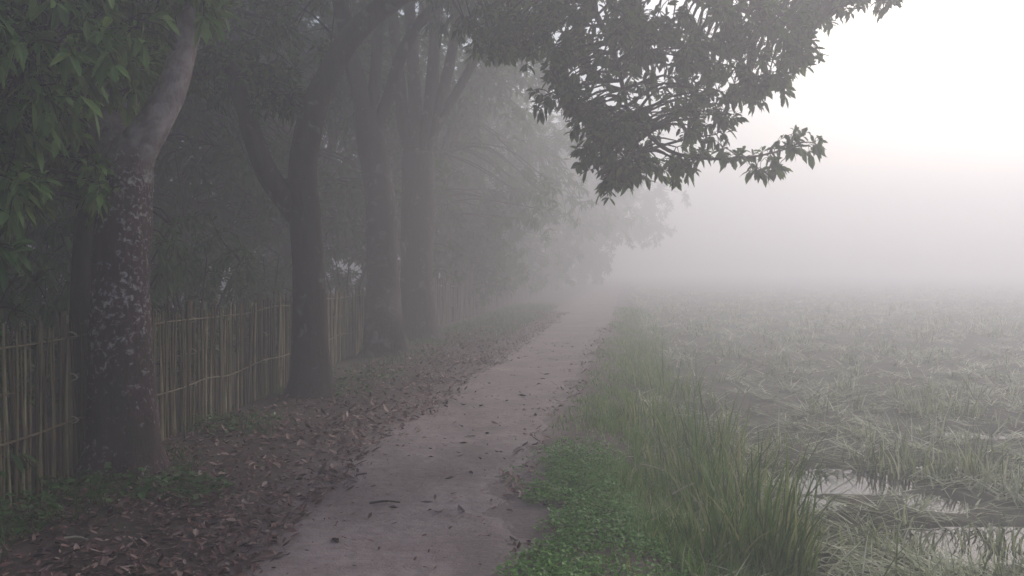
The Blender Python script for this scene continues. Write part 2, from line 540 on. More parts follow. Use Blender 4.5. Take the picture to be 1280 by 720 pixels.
t1 = tree(b1, 'big near tree with mottled trunk and white lichen patches standing against the bamboo fence', 'row of trees along the left of the path',
          trunk, limbs, lobes, leaf_len=.155, wr=.16, droop=.35, per_twig=8, twigs=7, spread=.24, barkm='bark_mottled', leafm='leaf_near', sides=22, flare=.55, n=60)

# slim dark trunk just behind it, left
b = gp(-3.42, 6.55, -.04)
tree(b, 'slim dark trunk half hidden behind the big mottled tree', 'row of trees along the left of the path',
     ([b, at(103, 480, 6.55), at(106, 330, 6.6), at(112, 200, 6.6), at(104, 100, 6.7), at(110, -60, 6.9)], [.11, .10, .095, .09, .08, .05]),
     [([at(104, 100, 6.7), at(60, 20, 6.9), at(20, -80, 7.2)], [.05, .04, .02])],
     [(at(90, -60, 6.9), (1.0, .8, .7), 24), (at(30, 110, 7.0), (.8, .6, .6), 22)], leaf_len=.17, spread=.3, sides=10, flare=.3)

# second tree, whose bough hangs over the path
b2 = gp(-2.30, 9.3, -.04)
trunk = ([b2, b2 + [0, 0, .4], at(386, 400, 9.3), at(384, 320, 9.3), at(380, 260, 9.3), at(374, 222, 9.3)], [.225, .21, .19, .18, .175, .165])
limbs = [([at(376, 275, 9.3), at(356, 248, 9.25), at(334, 215, 9.2), at(316, 170, 9.2), at(300, 120, 9.3), at(272, 40, 9.5), at(250, -60, 9.8)], [.13, .135, .125, .11, .095, .07, .03]),
         ([at(377, 240, 9.3), at(381, 190, 9.3), at(392, 140, 9.3), at(408, 100, 9.35), at(436, 50, 9.4), at(480, 8, 9.4), at(560, -40, 9.2), at(660, -70, 9.0), at(760, -60, 8.9), at(840, -20, 8.8)],
          [.17, .16, .15, .14, .13, .12, .10, .08, .06, .03]),
         ([at(660, -70, 9.0), at(720, -20, 8.9), at(765, 60, 8.8), at(785, 140, 8.8), at(800, 190, 8.8)], [.05, .04, .03, .02, .008]),
         ([at(760, -60, 8.9), at(860, -10, 8.9), at(950, 20, 8.9), at(1010, 40, 8.9)], [.04, .03, .02, .008]),
         ([at(785, 140, 8.8), at(830, 185, 8.75), at(880, 198, 8.7), at(940, 196, 8.7), at(985, 186, 8.7)], [.026, .021, .016, .012, .006]),
         ([at(392, 140, 9.3), at(340, 110, 9.3), at(280, 90, 9.5), at(230, 95, 9.4)], [.08, .06, .045, .015]),
         ([at(436, 50, 9.6), at(420, -40, 9.8), at(430, -160, 10), at(470, -280, 10.2)], [.10, .09, .07, .03]),
         ([at(560, -40, 9.2), at(640, -160, 9.2), at(760, -260, 9.3)], [.07, .05, .02])]
lobes = [(at(640, 25, 9.2), (.6, .6, .42), 26), (at(760, 50, 8.9), (.8, .8, .75), 66), (at(770, 160, 8.8), (.40, .45, .40), 32), (at(775, 205, 8.8), (.22, .25, .15), 8),
         (at(715, 130, 8.9), (.32, .35, .32), 14), (at(885, 40, 8.9), (.7, .7, .6), 40), (at(970, 10, 8.9), (.58, .5, .45), 22), (at(1000, 60, 8.9), (.22, .3, .14), 5), (at(865, 145, 8.8), (.42, .4, .30), 16),
         (at(945, 90, 8.85), (.28, .3, .22), 10), (at(1035, -5, 9.0), (.38, .4, .28), 12), (at(1105, -20, 9.2), (.35, .4, .15), 7), (at(835, 200, 8.8), (.2, .2, .1), 4),
         (at(700, -70, 9.0), (1.1, 1.0, .6), 44), (at(880, -90, 9.0), (1.1, 1.0, .6), 40), (at(560, -60, 9.3), (.9, .8, .5), 30),
         (at(335, 108, 9.4), (.5, .5, .18), 16), (at(270, 80, 9.5), (.6, .6, .35), 24), (at(350, 30, 9.8), (.9, .8, .5), 30), (at(470, -50, 9.9), (.6, .6, .35), 16),
         (at(430, -200, 10), (1.8, 1.6, .9), 60), (at(700, -250, 9.3), (1.7, 1.6, .8), 60), (at(260, -120, 10.1), (1.4, 1.4, 1.0), 40)]
sk = catmull([at(830, 185, 8.75), at(880, 198, 8.7), at(940, 196, 8.7), at(985, 186, 8.7)], 14)
t2 = tree(b2, 'forked tree whose long leafy bough droops out over the dirt path', 'row of trees along the left of the path',
          trunk, limbs, lobes, leaf_len=.118, wr=.20, droop=.25, per_twig=8, twigs=7, spread=.24, sides=18, skip=(4,), flare=.4, n=44,
          spray=(sk, [(at(980, 185, 8.7), (.30, .22, .12), 8), (at(925, 190, 8.7), (.22, .2, .08), 3), (at(870, 192, 8.7), (.2, .2, .06), 3), (at(965, 208, 8.7), (.2, .2, .08), 4)]))

# third and fourth trees
b3 = gp(-2.09, 13.4, -.05)
tree(b3, 'third trunk of the row, dark and leaning left above its fork', 'row of trees along the left of the path',
     ([b3, b3 + [0, 0, .5], at(480, 360, 14), at(476, 260, 14), at(466, 190, 14), at(456, 140, 14)], [.325, .295, .275, .26, .245, .22]),
     [([at(460, 160, 14), at(446, 100, 13.9), at(432, 40, 13.8), at(425, -60, 13.8), at(410, -160, 13.8)], [.17, .15, .13, .10, .05]),
      ([at(464, 180, 14), at(486, 120, 14), at(505, 60, 13.8), at(540, 10, 13.4), at(600, -40, 13)], [.12, .11, .10, .08, .04]),
      ([at(460, 160, 14), at(470, 90, 14), at(472, 0, 14.1), at(470, -120, 14.2)], [.11, .10, .08, .04])],
     [(at(430, -50, 13.8), (1.3, 1.2, .5), 36), (at(585, -5, 13.0), (.8, 1.0, .4), 26), (at(630, 40, 12.6), (.5, .7, .35), 14), (at(500, -70, 15.2), (1.9, 1.2, .7), 56), (at(430, -30, 15.5), (1.0, .9, .5), 24), (at(520, -110, 13.8), (2.2, 2, .9), 50),
      (at(330, -40, 13.6), (1.6, 1.4, .9), 40), (at(680, -80, 12.8), (1.6, 1.5, .9), 50)], leaf_len=.18, per_twig=7, twigs=7, spread=.36, sides=16, flare=.5)
b4 = gp(-1.88, 16.3, -.05)
fan = []
for (x1, x2, x3, r) in [(506, 498, 490, .13), (520, 517, 512, .14), (534, 541, 545, .14), (542, 560, 572, .12), (545, 585, 622, .10)]:
    fan.append(([at(523, 215, 16.3), at(x1, 160, 16.3), at(x2, 90, 16.2), at(x3, 10, 16.1), at(x3 + (x3 - x2), -110, 16)], [r * 1.1, r, r * .9, r * .75, r * .3]))
tree(b4, 'fourth trunk of the row with stems fanning upward like a hand', 'row of trees along the left of the path',
     ([b4, b4 + [0, 0, .5], at(522, 350, 16.3), at(522, 280, 16.3), at(522, 230, 16.3), at(522, 190, 16.3)], [.37, .345, .325, .32, .335, .32]),
     fan, [(at(540, -80, 18.0), (2.2, 1.2, 1.0), 60), (at(470, -20, 18.2), (1.2, .9, .6), 26), (at(535, 15, 18.6), (1.6, .8, .6), 44), (at(540, -120, 16), (2.0, 1.6, .8), 50), (at(650, -30, 15.6), (1.2, 1.2, .6), 36), (at(600, -150, 15.8), (2.4, 2, .8), 60), (at(450, -80, 16), (1.8, 1.6, .9), 40), (at(760, -90, 15.3), (1.8, 1.4, .7), 46), (at(800, -190, 14.5), (2.2, 2.2, .8), 56)],
     leaf_len=.19, per_twig=7, twigs=7, spread=.4, sides=16, flare=.5)


def auto_tree(x, y, h, rad, crown_r, label, group, leafm='leaf_far', dens=1.0, lean=0.0, low=.45, leaf=.26, name='broadleaf_tree'):
    h *= .86
    b = gp(x, y, -.05)
    lx = rng.normal(0, .25) + lean; ly = rng.normal(0, .2)
    top = b + np.array([lx, ly, h * .55])
    trunk = ([b, b + [lx * .2, ly * .2, h * .18], b + [lx * .5, ly * .6, h * .38], top], [rad, rad * .85, rad * .75, rad * .6])
    limbs = []; lobes = []
    k = 6
    for i in range(k):
        a = i / k * 6.28 + rng.uniform(-.4, .4)
        e = top + np.array([math.cos(a) * crown_r * .75, math.sin(a) * crown_r * .75, h * rng.uniform(.08, .42)])
        m_ = (top + e) / 2 + np.array([0, 0, .25]) + rng.normal(0, .15, 3)
        st = b + (top - b) * rng.uniform(.72, 1.0)
        limbs.append(([st, m_, e], [rad * .5, rad * .32, rad * .1]))
        lobes.append((e + [0, 0, -.1], (crown_r * .5, crown_r * .5, h * .15), int(26 * dens)))
        e2 = top + np.array([math.cos(a + .5) * crown_r * .8, math.sin(a + .5) * crown_r * .8, -h * rng.uniform(.0, low * .3)])
        lobes.append((e2, (crown_r * .38, crown_r * .38, h * .1), int(13 * dens)))
    lobes.append((top + [0, 0, h * .3], (crown_r * .7, crown_r * .7, h * .16), int(36 * dens)))
    return tree(b, label, group, trunk, limbs, lobes, leaf_len=leaf, per_twig=7, twigs=6, spread=.55, leafm=leafm, sides=10, flare=.4, leaf_fn=simple_leaves, n=16, name=name, wr=.2, twig_r=.01)


ROW = 'row of trees along the left of the path'
auto_tree(-2.2, 21.5, 9.0, .25, 2.9, 'fifth tree of the row, its trunk a faint shape in the mist', ROW, dens=1.2, lean=.3)
auto_tree(-1.7, 27.5, 9.5, .25, 3.3, 'hazy sixth tree of the row, just before the path fades away', ROW, dens=1.2, lean=.1, low=.5)
auto_tree(-.7, 38, 9.5, .26, 3.4, 'seventh tree of the row, a grey ghost in the mist', ROW, dens=1.0, lean=.0)
auto_tree(.9, 44, 10.2, .28, 4.6, 'eighth tree of the row, dissolving into the mist above the path', ROW, dens=1.3, leaf=.36)
auto_tree(2.9, 52, 10.6, .28, 5.2, 'ninth tree of the row, almost lost in the white mist', ROW, dens=1.3, leaf=.4)
auto_tree(5.2, 61, 10.8, .28, 5.6, 'last tree of the row, barely darker than the mist', ROW, dens=1.3, leaf=.44)
G = 'grove behind the bamboo fence'
grove = [(-7.4, 8.8, 7.5, 'grove tree right behind the bushes beyond the first fence panels'),
         (-7.6, 5.2, 8.0, 'grove tree at the far left behind the hanging mango leaves'),
         (-6.6, 14.0, 8.0, 'grove tree seen through the gap left of the forked tree'),
         (-8.6, 11.0, 8.5, 'tall grove tree in the shade deep behind the fence'),
         (-4.6, 17.5, 8.5, 'grove tree seen between the forked tree and the third trunk'),
         (-7.8, 18.0, 9.0, 'grove tree in the dim mist left of the third trunk'),
         (-5.2, 22.0, 8.5, 'pale green grove tree right of the fan-stemmed tree'),
         (-6.8, 27.0, 9.5, 'grove tree fading behind the third and fourth trunks'),
         (-3.6, 32.5, 9.0, 'faint grove tree above the distant stake fence'),
         (-11.5, 15.0, 9.5, 'deepest grove tree, a dark mass at the back of the grove')]
for (x, y, h, lab) in grove:
    auto_tree(x, y, h, .2, 2.7, lab, G, low=.9, dens=1.1)


# shrubs behind the fence
def shrub(x, y, w, h, label, n=26, leafm='leaf_shrub', leaf=.15, fn=leaves, group='bushes behind the bamboo fence'):
    b = gp(x, y, -.03)
    t = thing('shrub', b, label, 'bush', group)
    ms = MB(); skel = []
    for i in range(7):
        a = i / 7 * 6.28 + rng.uniform(-.4, .4); e = b + np.array([math.cos(a) * w * .5, math.sin(a) * w * .5, h * rng.uniform(.6, .9)])
        Q, _ = tube(ms, [b + [math.cos(a) * .06, math.sin(a) * .06, 0], (b + e) / 2 + [0, 0, h * .1], e], [.022, .016, .007], 6, 10)
        skel.append(Q[2:])
    ms.build('stem', M['twig'], t)
    mf = MB()
    grow_crown(mf, np.concatenate(skel), [(b + [0, 0, h * .62], (w * .6, w * .5, h * .38), n), (b + [0, 0, h * .3], (w * .55, w * .45, h * .25), n // 2)], leaf, 8, 7, .28, leaf_fn=fn, droop=.45)
    mf.build('foliage', [M['twig'], M[leafm]], t)


shrub(-3.9, 5.0, 1.3, 2.3, 'leafy bush behind the fence at the left edge, under the mango leaves', 30)
shrub(-4.5, 6.6, 1.4, 2.5, 'tall bush behind the fence, left of the mottled trunk', 30)
shrub(-4.3, 8.6, 1.4, 2.4, 'dark bush behind the fence just right of the mottled trunk', 30)
shrub(-4.0, 10.4, 1.3, 2.2, 'dark bush behind the fence between mottled and forked trees', 28)
shrub(-5.6, 11.0, 1.5, 2.1, 'taller dim bush standing farther back behind the forked tree', 28, fn=simple_leaves, leaf=.2)
shrub(-3.9, 13.2, 1.3, 2.0, 'misty bush behind the fence right of the forked tree', 24, fn=simple_leaves, leaf=.2)
shrub(-3.4, 16.6, 1.5, 2.4, 'hazy bush behind the third trunk', 24, fn=simple_leaves, leaf=.2)
shrub(-2.6, 20.2, 2.1, 4.4, 'pale green bush showing right of the fan-stemmed tree', 80, leafm='leaf_far', fn=simple_leaves, leaf=.22)
shrub(-1.5, 23.4, 2.2, 4.4, 'fainter pale bush above the distant stake fence', 100, leafm='leaf_far', fn=simple_leaves, leaf=.24)
shrub(-.9, 27.5, 2.4, 4.2, 'faintest bush at the far end of the stake fence', 90, leafm='leaf_far', fn=simple_leaves, leaf=.26)

shrub(.2, 35.5, 2.4, 3.4, 'ghostly low bush under the eighth tree at the end of the fence', 60, leafm='leaf_far', fn=simple_leaves, leaf=.32)
shrub(2.0, 45.5, 2.8, 3.8, 'ghostly low bush beside the path where it vanishes', 60, leafm='leaf_far', fn=simple_leaves, leaf=.36)
shrub(5.1, 57.5, 3.4, 4.6, 'last ghostly bush, a faint smudge where the path is lost', 60, leafm='leaf_far', fn=simple_leaves, leaf=.42)
for (x, y, w, h, lab) in [(-6.2, 4.6, 2.2, 4.2, 'deep dark thicket behind the bushes at the far left edge'), (-7.0, 8.0, 2.4, 4.4, 'deep thicket seen behind the mottled trunk'),
                          (-6.8, 11.5, 2.4, 4.2, 'deep thicket right of the mottled trunk, beyond the nearer bushes'), (-6.0, 15.5, 2.4, 4.0, 'deep thicket seen left of the third trunk'),
                          (-9.5, 13.5, 2.6, 5.0, 'farthest thicket closing the view into the grove'), (-5.6, 20.5, 2.4, 4.4, 'dim thicket between third and fourth trunks')]:
    shrub(x, y, w, h, lab, 60, fn=simple_leaves, leaf=.26)

# ------------------------------------------------------------------ fences
FEN = np.array([(-3.16, 2.2), (-3.10, 4.0), (-3.08, 5.0), (-3.06, 6.0), (-2.94, 7.0), (-2.80, 9.0), (-2.72, 10.6), (-2.66, 13.0), (-2.45, 15.0), (-2.1, 17.6)])
def fence_line(P, step):
    seg = np.linalg.norm(np.diff(P, axis=0), axis=1); cum = np.concatenate([[0], np.cumsum(seg)])
    s = np.arange(0, cum[-1], step)
    return np.stack([np.interp(s, cum, P[:, 0]), np.interp(s, cum, P[:, 1])], -1), s


ft = thing('bamboo_fence', gp(FEN[0][0], FEN[0][1]), 'near fence of thin weathered bamboo stakes tied to cross rails', 'fence')
pts, s = fence_line(FEN, .031)
mb = MB()
for i, p in enumerate(pts):
    if rng.random() < .012: continue
    j = rng.normal(0, .007, 2); h = 1.13 + rng.normal(0, .035); g = float(gz(*p))
    if rng.random() < .03: h -= rng.uniform(.1, .35)
    tilt = rng.normal(0, .022, 2); r = rng.uniform(.0075, .0125)
    b = np.array([p[0] + j[0], p[1] + j[1], g - .05])
    e = b + np.array([tilt[0], tilt[1], h])
    mid = (b + e) / 2 + np.array([*rng.normal(0, .006, 2), 0])
    zs = np.linspace(0, 1, 10); PP = catmull([b, mid, e], 10)
    rr = r * (1 - .25 * zs) * np.where(np.arange(10) % 3 == 1, 1.18, 1.0)
    tube(mb, PP, rr, 6, raw=True)
mb.build('picket_panel', M['bamboo'], ft)
for hz_, off in ((.40, .02), (.70, -.02), (.99, .02)):
    q, _ = fence_line(FEN, .5)
    mb = MB()
    tube(mb, np.array([[a[0] + off, a[1], float(gz(*a)) + hz_ + rng.normal(0, .012)] for a in q]), np.full(len(q), .008), 7, len(q) * 3)
    mb.build('rail', M['bamboo'], ft)
q, _ = fence_line(FEN, 1.75)
for a in q:
    mb = MB(); g = float(gz(*a))
    tube(mb, [[a[0] - .045, a[1], g - .1], [a[0] - .045 + rng.normal(0, .02), a[1], g + .6], [a[0] - .045 + rng.normal(0, .03), a[1], g + 1.16]], [.034, .031, .029], 9, 12)
    mb.build('post', M['bamboo'], ft)
# lashings of the rails at each post
for a in q:
    for hz_ in (.40, .70, .99):
        c = np.array([a[0] - .022, a[1], float(gz(*a)) + hz_]); th = np.linspace(0, 12.56, 16); mb = MB()
        tube(mb, np.stack([c[0] + .055 * np.cos(th), c[1] + np.linspace(-.012, .012, 16), c[2] + .026 * np.sin(th)], -1), np.full(16, .004), 5, raw=True, cap=False)
        mb.build('binding', M['straw'], ft)

FAR = np.array([(-1.95, 18.4), (-1.3, 22), (-.5, 27), (.4, 33), (1.5, 40), (3.2, 52)])
f2 = thing('stake_fence', gp(FAR[0][0], FAR[0][1]), 'distant fence of reddish brown stakes fading into the mist', 'fence')
pts, s_ = fence_line(FAR, .085); mb = MB()
for p in pts:
    if rng.random() < .10: continue
    g = float(gz(*p)); h = 1.15 + rng.normal(0, .13)
    b = np.array([p[0] + rng.normal(0, .012), p[1], g - .05]); e = b + [rng.normal(0, .04), rng.normal(0, .04), h]
    tube(mb, [b, (b + e) / 2, e], [.024, .022, .018], 6, 6)
mb.build('picket_panel', M['board'], f2)
for z in (.4, .9):
    q, _ = fence_line(FAR, 2.0); mb = MB()
    tube(mb, np.array([[a[0] - .045, a[1], float(gz(*a)) + z] for a in q]), np.full(len(q), .02), 6, len(q) * 2)
    mb.build('rail', M['board'], f2)
for a in fence_line(FAR, 2.4)[0]:
    mb = MB(); g = float(gz(*a))
    tube(mb, [[a[0] - .1, a[1], g - .1], [a[0] - .1, a[1], g + 1.2]], [.045, .045], 8, 5); mb.build('post', M['board'], f2)


# ------------------------------------------------------------------ leaf litter
def sample(n, y0, y1, d0, d1, power=1.6):
    y = y0 + (y1 - y0) * rng.random(n) ** power
    d = rng.uniform(d0, d1, n)
    return pc(y) + d, y, d


def put(x, y, dz=0.0):
    return np.stack([x, y, gz(x, y) + dz], -1)


def litter_leaves(mb, B, L):
    n = len(B); a = rng.uniform(0, 6.28, n)
    ax = np.stack([np.cos(a), np.sin(a), rng.normal(.12, .2, n)], -1)
    up = nrm(rng.normal(0, .35, (n, 3)) + UP)
    leaves(mb, B, ax, L, wr=.2, droop=rng.normal(-.05, .22, n), up=up)


# candidates; the largest in view become single leaves
x, y, d = sample(44000, 2.6, 26, -2.5, -.3, 1.35)
w = sstep(-.50, -.72, d + .5 * (fbm(x, y, .7, 51) - .5)) * (.5 + .8 * sstep(.36, .62, fbm(x, y, .7, 61, 4))) * (1 - .5 * sstep(-2.1, -2.5, d))
keep = rng.random(len(x)) < w
LX, LY = x[keep], y[keep]
x, y, d = sample(4200, 2.6, 20, .4, 1.1, 1.5)
keep = rng.random(len(x)) < .8 * sstep(.45, .7, d) * (1 - sstep(.85, 1.1, d)) * (fbm(x, y, .6, 71) > .38)
LX = np.concatenate([LX, x[keep]]); LY = np.concatenate([LY, y[keep]])
LL = .018 + .066 * rng.random(len(LX)) ** 2
npath = 95
py_ = 2.9 + 13 * rng.random(npath) ** 1.5; pd_ = np.clip(rng.normal(.12, .3, npath), -.6, .6)
px_ = pc(py_) + pd_

mats3 = [('dark brown', (.035, .022, .02)), ('reddish brown', (.11, .058, .05)), ('grey brown', (.14, .095, .085)), ('pale tan', (.34, .25, .20))]
DL = []
for nm, c in mats3:
    m, nt = newmat(nm.replace(' ', '_') + '_dead_leaf'); P = pos(nt)
    cc = mix(nt, noise(nt, P, 25, 3), c, tuple(v * .5 for v in c)); finish(nt, cc, .6, transl=.05); DL.append(m)
shapes = []
for nm, curl in (('flat', .03), ('curled', .5), ('folded', .22)):
    for k in range(2):
        mbx = MB(); t = np.linspace(0, 1, 7); hw = .2 * np.sin(np.pi * (t ** .8)) * (1 + .15 * np.sin(t * 9 + k * 2)); hw[0] = .012; hw[-1] = .01
        side_l = .45 if nm == 'folded' else .14
        V = []
        for i in range(7):
            zc = curl * (t[i] - .5) ** 2 * 1.3 + .012
            yb = .04 * math.sin(t[i] * 4 + k)
            V += [[t[i] - .5, yb + hw[i], zc + hw[i] * side_l * 2 + .02 * math.sin(i * 2.1 + k)], [t[i] - .5, yb, zc], [t[i] - .5, yb - hw[i], zc + hw[i] * side_l * 2 + .02 * math.cos(i * 1.7 + k)]]
        lo = []
        for i in range(6):
            a = 3 * i
            lo += [a, a + 1, a + 4, a + 3, a + 1, a + 2, a + 5, a + 4]
        mbx.add(V, lo, [4] * 12, 0, True)
        # stalk
        tube(mbx, [[-.5, 0, .012 + curl * .32], [-.6, .02, .02 + curl * .4], [-.7, .03, .015 + curl * .42]], [.012, .01, .008], 4, 5)
        shapes.append((nm, mbx))
MESH = {}
for si, (nm, mbx) in enumerate(shapes):
    for ci in range(4):
        me = mbx.mesh('fallen_leaf'); me.materials.append(DL[ci]); MESH[(si, ci)] = me


def inview(x, y, z=0):
    return (np.abs(x) / np.maximum(y, .1) < .63) & ((CAMZ - z) / np.maximum(y, .1) < .385)


score = np.where(inview(LX, LY), LL / LY, 0)
order = np.argsort(-score)
top = set(order[:200].tolist())


def landmark(x, y, d):
    if y < 4.6: a = 'nearest the camera'
    elif y < 5.6: a = 'before the mottled tree'
    elif y < 7.4: a = 'by the mottled tree'
    elif y < 9.2: a = 'between mottled and forked trees'
    elif y < 11: a = 'by the forked tree'
    elif y < 13.5: a = 'beyond the forked tree'
    else: a = 'by the third trunk'
    return a


def single_leaf(x, y, L, where, group, ci=None):
    si = int(rng.integers(0, len(shapes))); ci = int(rng.choice(4, p=[.44, .34, .17, .05])) if ci is None else ci
    o = bpy.data.objects.new('fallen_leaf', MESH[(si, ci)]); COL.objects.link(o)
    z = float(gz(x, y))
    onp = abs(x - pc(y)) < phw(y) - .05
    o.location = (x, y, z + (.008 if onp else .010)); o.scale = (L, L * rng.uniform(.7, 1.1), L)
    o.rotation_euler = (rng.normal(0, .12), rng.normal(0, .12), rng.uniform(0, 6.28))
    tag(o, f"{shapes[si][0]} {mats3[ci][0]} fallen leaf {where}", 'leaf', group)


for i in order[:200]:
    x_, y_ = float(LX[i]), float(LY[i]); d_ = x_ - float(pc(y_))
    if d_ > 0: wh = 'on the right path edge ' + landmark(x_, y_, d_)
    elif d_ > -1.1: wh = 'on the left path edge ' + landmark(x_, y_, d_)
    else: wh = 'in litter below the fence ' + landmark(x_, y_, d_)
    single_leaf(x_, y_, float(LL[i]), wh, 'dead leaves in the litter beside the path')
for i in range(npath):
    side = 'left of centre' if pd_[i] < -.15 else ('in the middle' if pd_[i] < .2 else 'right of centre')
    single_leaf(float(px_[i]), float(py_[i]), float(rng.uniform(.035, .115)), f"on bare path {side} " + landmark(0, py_[i], 0), 'dead leaves scattered on the bare path', ci=int(rng.choice(4, p=[.7, .2, .08, .02])))
mask = np.ones(len(LX), bool); mask[list(top)] = False
mb = MB(); litter_leaves(mb, put(LX[mask], LY[mask], .012), LL[mask] * 1.1)
n = 5200
y = 2.7 + 15 * rng.random(n) ** 1.5; u = rng.uniform(-1, 1, n); x = pc(y) + u * phw(y)
k = rng.random(n) < .13 + .9 * np.abs(u) ** 3 * sstep(.35, .65, fbm(x, y, .6, 131, 3)); x, y = x[k], y[k]
litter_leaves(mb, put(x, y, .022), .01 + .045 * rng.random(len(x)) ** 2.5)
tag(mb.build('leaf_litter', M['litter']), 'brown dead leaves carpeting the ground between path and fence', 'leaf litter', kind='stuff')

# ------------------------------------------------------------------ grass
mb = MB()
# right verge
n = 34000
y = 2.6 + 26 * rng.random(n) ** 1.9; d = .5 + 1.7 * rng.random(n)
x = pc(y) + d
patch = sstep(.36, .66, fbm(x, y, .75, 83, 4))
k = rng.random(n) < sstep(.80, 1.12, d + .5 * (fbm(x, y, .5, 81) - .5)) * (.15 + .85 * patch)
x, y, d = x[k], y[k], d[k]
H = (.03 + .07 * rng.random(len(x))) * (.6 + .8 * fbm(x, y, 1.1, 85))
blades(mb, put(x, y, -.01), rng.uniform(0, 6.28, len(x)), H, .004 + .006 * rng.random(len(x)) + .0004 * y, rng.uniform(.2, 1.9, len(x)), seg=3, lean=.7)


def tufts(mb, cx, cy, per, h, w, wid, lean, bend, zf=None):
    n = len(cx) * per
    X = np.repeat(cx, per); Y = np.repeat(cy, per); Hh = np.repeat(h, per)
    a = rng.uniform(0, 6.28, n); r = np.repeat(w, per) * np.sqrt(rng.random(n))
    x = X + r * np.cos(a); y = Y + r * np.sin(a)
    z = gz(x, y) - .01
    if zf is not None: z = np.maximum(z, zf)
    head = a * .0 + np.repeat(rng.uniform(0, 6.28, len(cx)), per) * .0 + a + rng.normal(0, .8, n)
    blades(mb, np.stack([x, y, z], -1), head, Hh * rng.uniform(.35, 1.1, n), wid[0] + (wid[1] - wid[0]) * rng.random(n) + .0005 * Y, rng.uniform(*bend, n), seg=4, lean=lean)


n = 1500
y = 4.2 + 24 * rng.random(n) ** 1.6; d = .85 + 1.25 * rng.random(n); x = pc(y) + d
k = rng.random(n) < (.15 + .85 * sstep(.42, .62, fbm(x, y, 1.1, 87, 3))) * sstep(4.2, 6.0, y + 1.5 * (d - 1)) * sstep(.75, 1.3, d)
x, y, d = x[k], y[k], d[k]
tufts(mb, x, y, 24, rng.uniform(.08, .34, len(x)) * (.3 + .7 * sstep(1.1, 1.7, d)), rng.uniform(.04, .16, len(x)), (.004, .011), .45, (.2, 1.7))
tag(mb.build('verge_grass', M['grass']), 'green grass on the verge right of the path', 'grass', kind='stuff')
# low ground cover near the camera
mb = MB()
n = 42000
y = 2.7 + 4.5 * rng.random(n) ** 1.1; d = .5 + 1.0 * rng.random(n); x = pc(y) + d
k = rng.random(n) < sstep(.72, .98, d + .28 * sstep(5.2, 3.8, y) + .5 * (fbm(x, y, .4, 91) - .5)) * (.15 + .85 * sstep(.3, .6, fbm(x, y, .5, 93))) * (1 - sstep(5.8, 7.2, y))
x, y = x[k], y[k]
a = rng.uniform(0, 6.28, len(x))
leaves(mb, put(x, y, 0) + UP * (rng.random(len(x)) * (.03 + .07 * fbm(x, y, .35, 95)))[:, None], np.stack([np.cos(a), np.sin(a), rng.normal(.25, .3, len(x))], -1), rng.uniform(.012, .034, len(x)), wr=.3, droop=.2)
tag(mb.build('ground_cover', M['cover']), 'low bright green creeping plants at the right foot of the path', 'ground cover', kind='stuff')
# grass under the trees and fence
mb = MB()
n = 26000
y = 3.0 + 27 * rng.random(n) ** 1.5; d = -1.2 - 1.6 * rng.random(n); x = pc(y) + d
far = sstep(15, 19, y)
k = rng.random(n) < (.75 * far + (1 - far) * sstep(-1.5, -2.2, d) * sstep(.5, .68, fbm(x, y, .55, 97, 4)))
x, y = x[k], y[k]
blades(mb, put(x, y, -.01), rng.uniform(0, 6.28, len(x)), rng.uniform(.03, .2, len(x)) * (.4 + fbm(x, y, .4, 99)), .006 + .0005 * y, rng.uniform(.2, 1.8, len(x)), lean=.8)
for (cx, cy, r_, m_) in [(-2.2, 5.4, .36, 330), (-2.75, 5.2, .35, 220), (-2.55, 7.4, .45, 260), (-2.0, 9.4, .45, 200), (-2.9, 4.5, .35, 260), (-1.9, 10.6, .6, 260)]:
    a = rng.uniform(0, 6.28, m_); q_ = r_ * rng.random(m_) ** .7
    hx, hy = cx + q_ * np.cos(a), cy + q_ * np.sin(a); a = rng.uniform(0, 6.28, m_)
    leaves(mb, put(hx, hy, 0) + UP * (rng.random(m_) * .13)[:, None], np.stack([np.cos(a), np.sin(a), rng.normal(.3, .3, m_)], -1), rng.uniform(.03, .08, m_), wr=.25, droop=.3)
tag(mb.build('undergrowth', M['leaf_shrub']), 'sparse grass growing along the foot of the fence', 'grass', kind='stuff')

# marsh vegetation: flattened pale grass in swathes
mb = MB()
def puddle(x, y, m=.0):
    p = np.zeros(len(x))
    for (a, b, r, q_) in PUDDLES:
        p = np.maximum(p, np.exp(-((np.abs(x - a) / r) ** 2.5 + (np.abs(y - b + .06) / (q_ + .08)) ** 2.5)))
    return p


def puddle(x, y):
    p = np.zeros(len(x))
    for (a, b, r, q_) in PUDDLES[:3] + PUDDLES[4:5]:
        p = np.maximum(p, np.exp(-((np.abs(x - a) / r) ** 2 + (np.abs(y - b + .10) / (q_ + .12)) ** 2)) * (.6 + .8 * fbm(x, y, .42, 17, 4)))
    return p


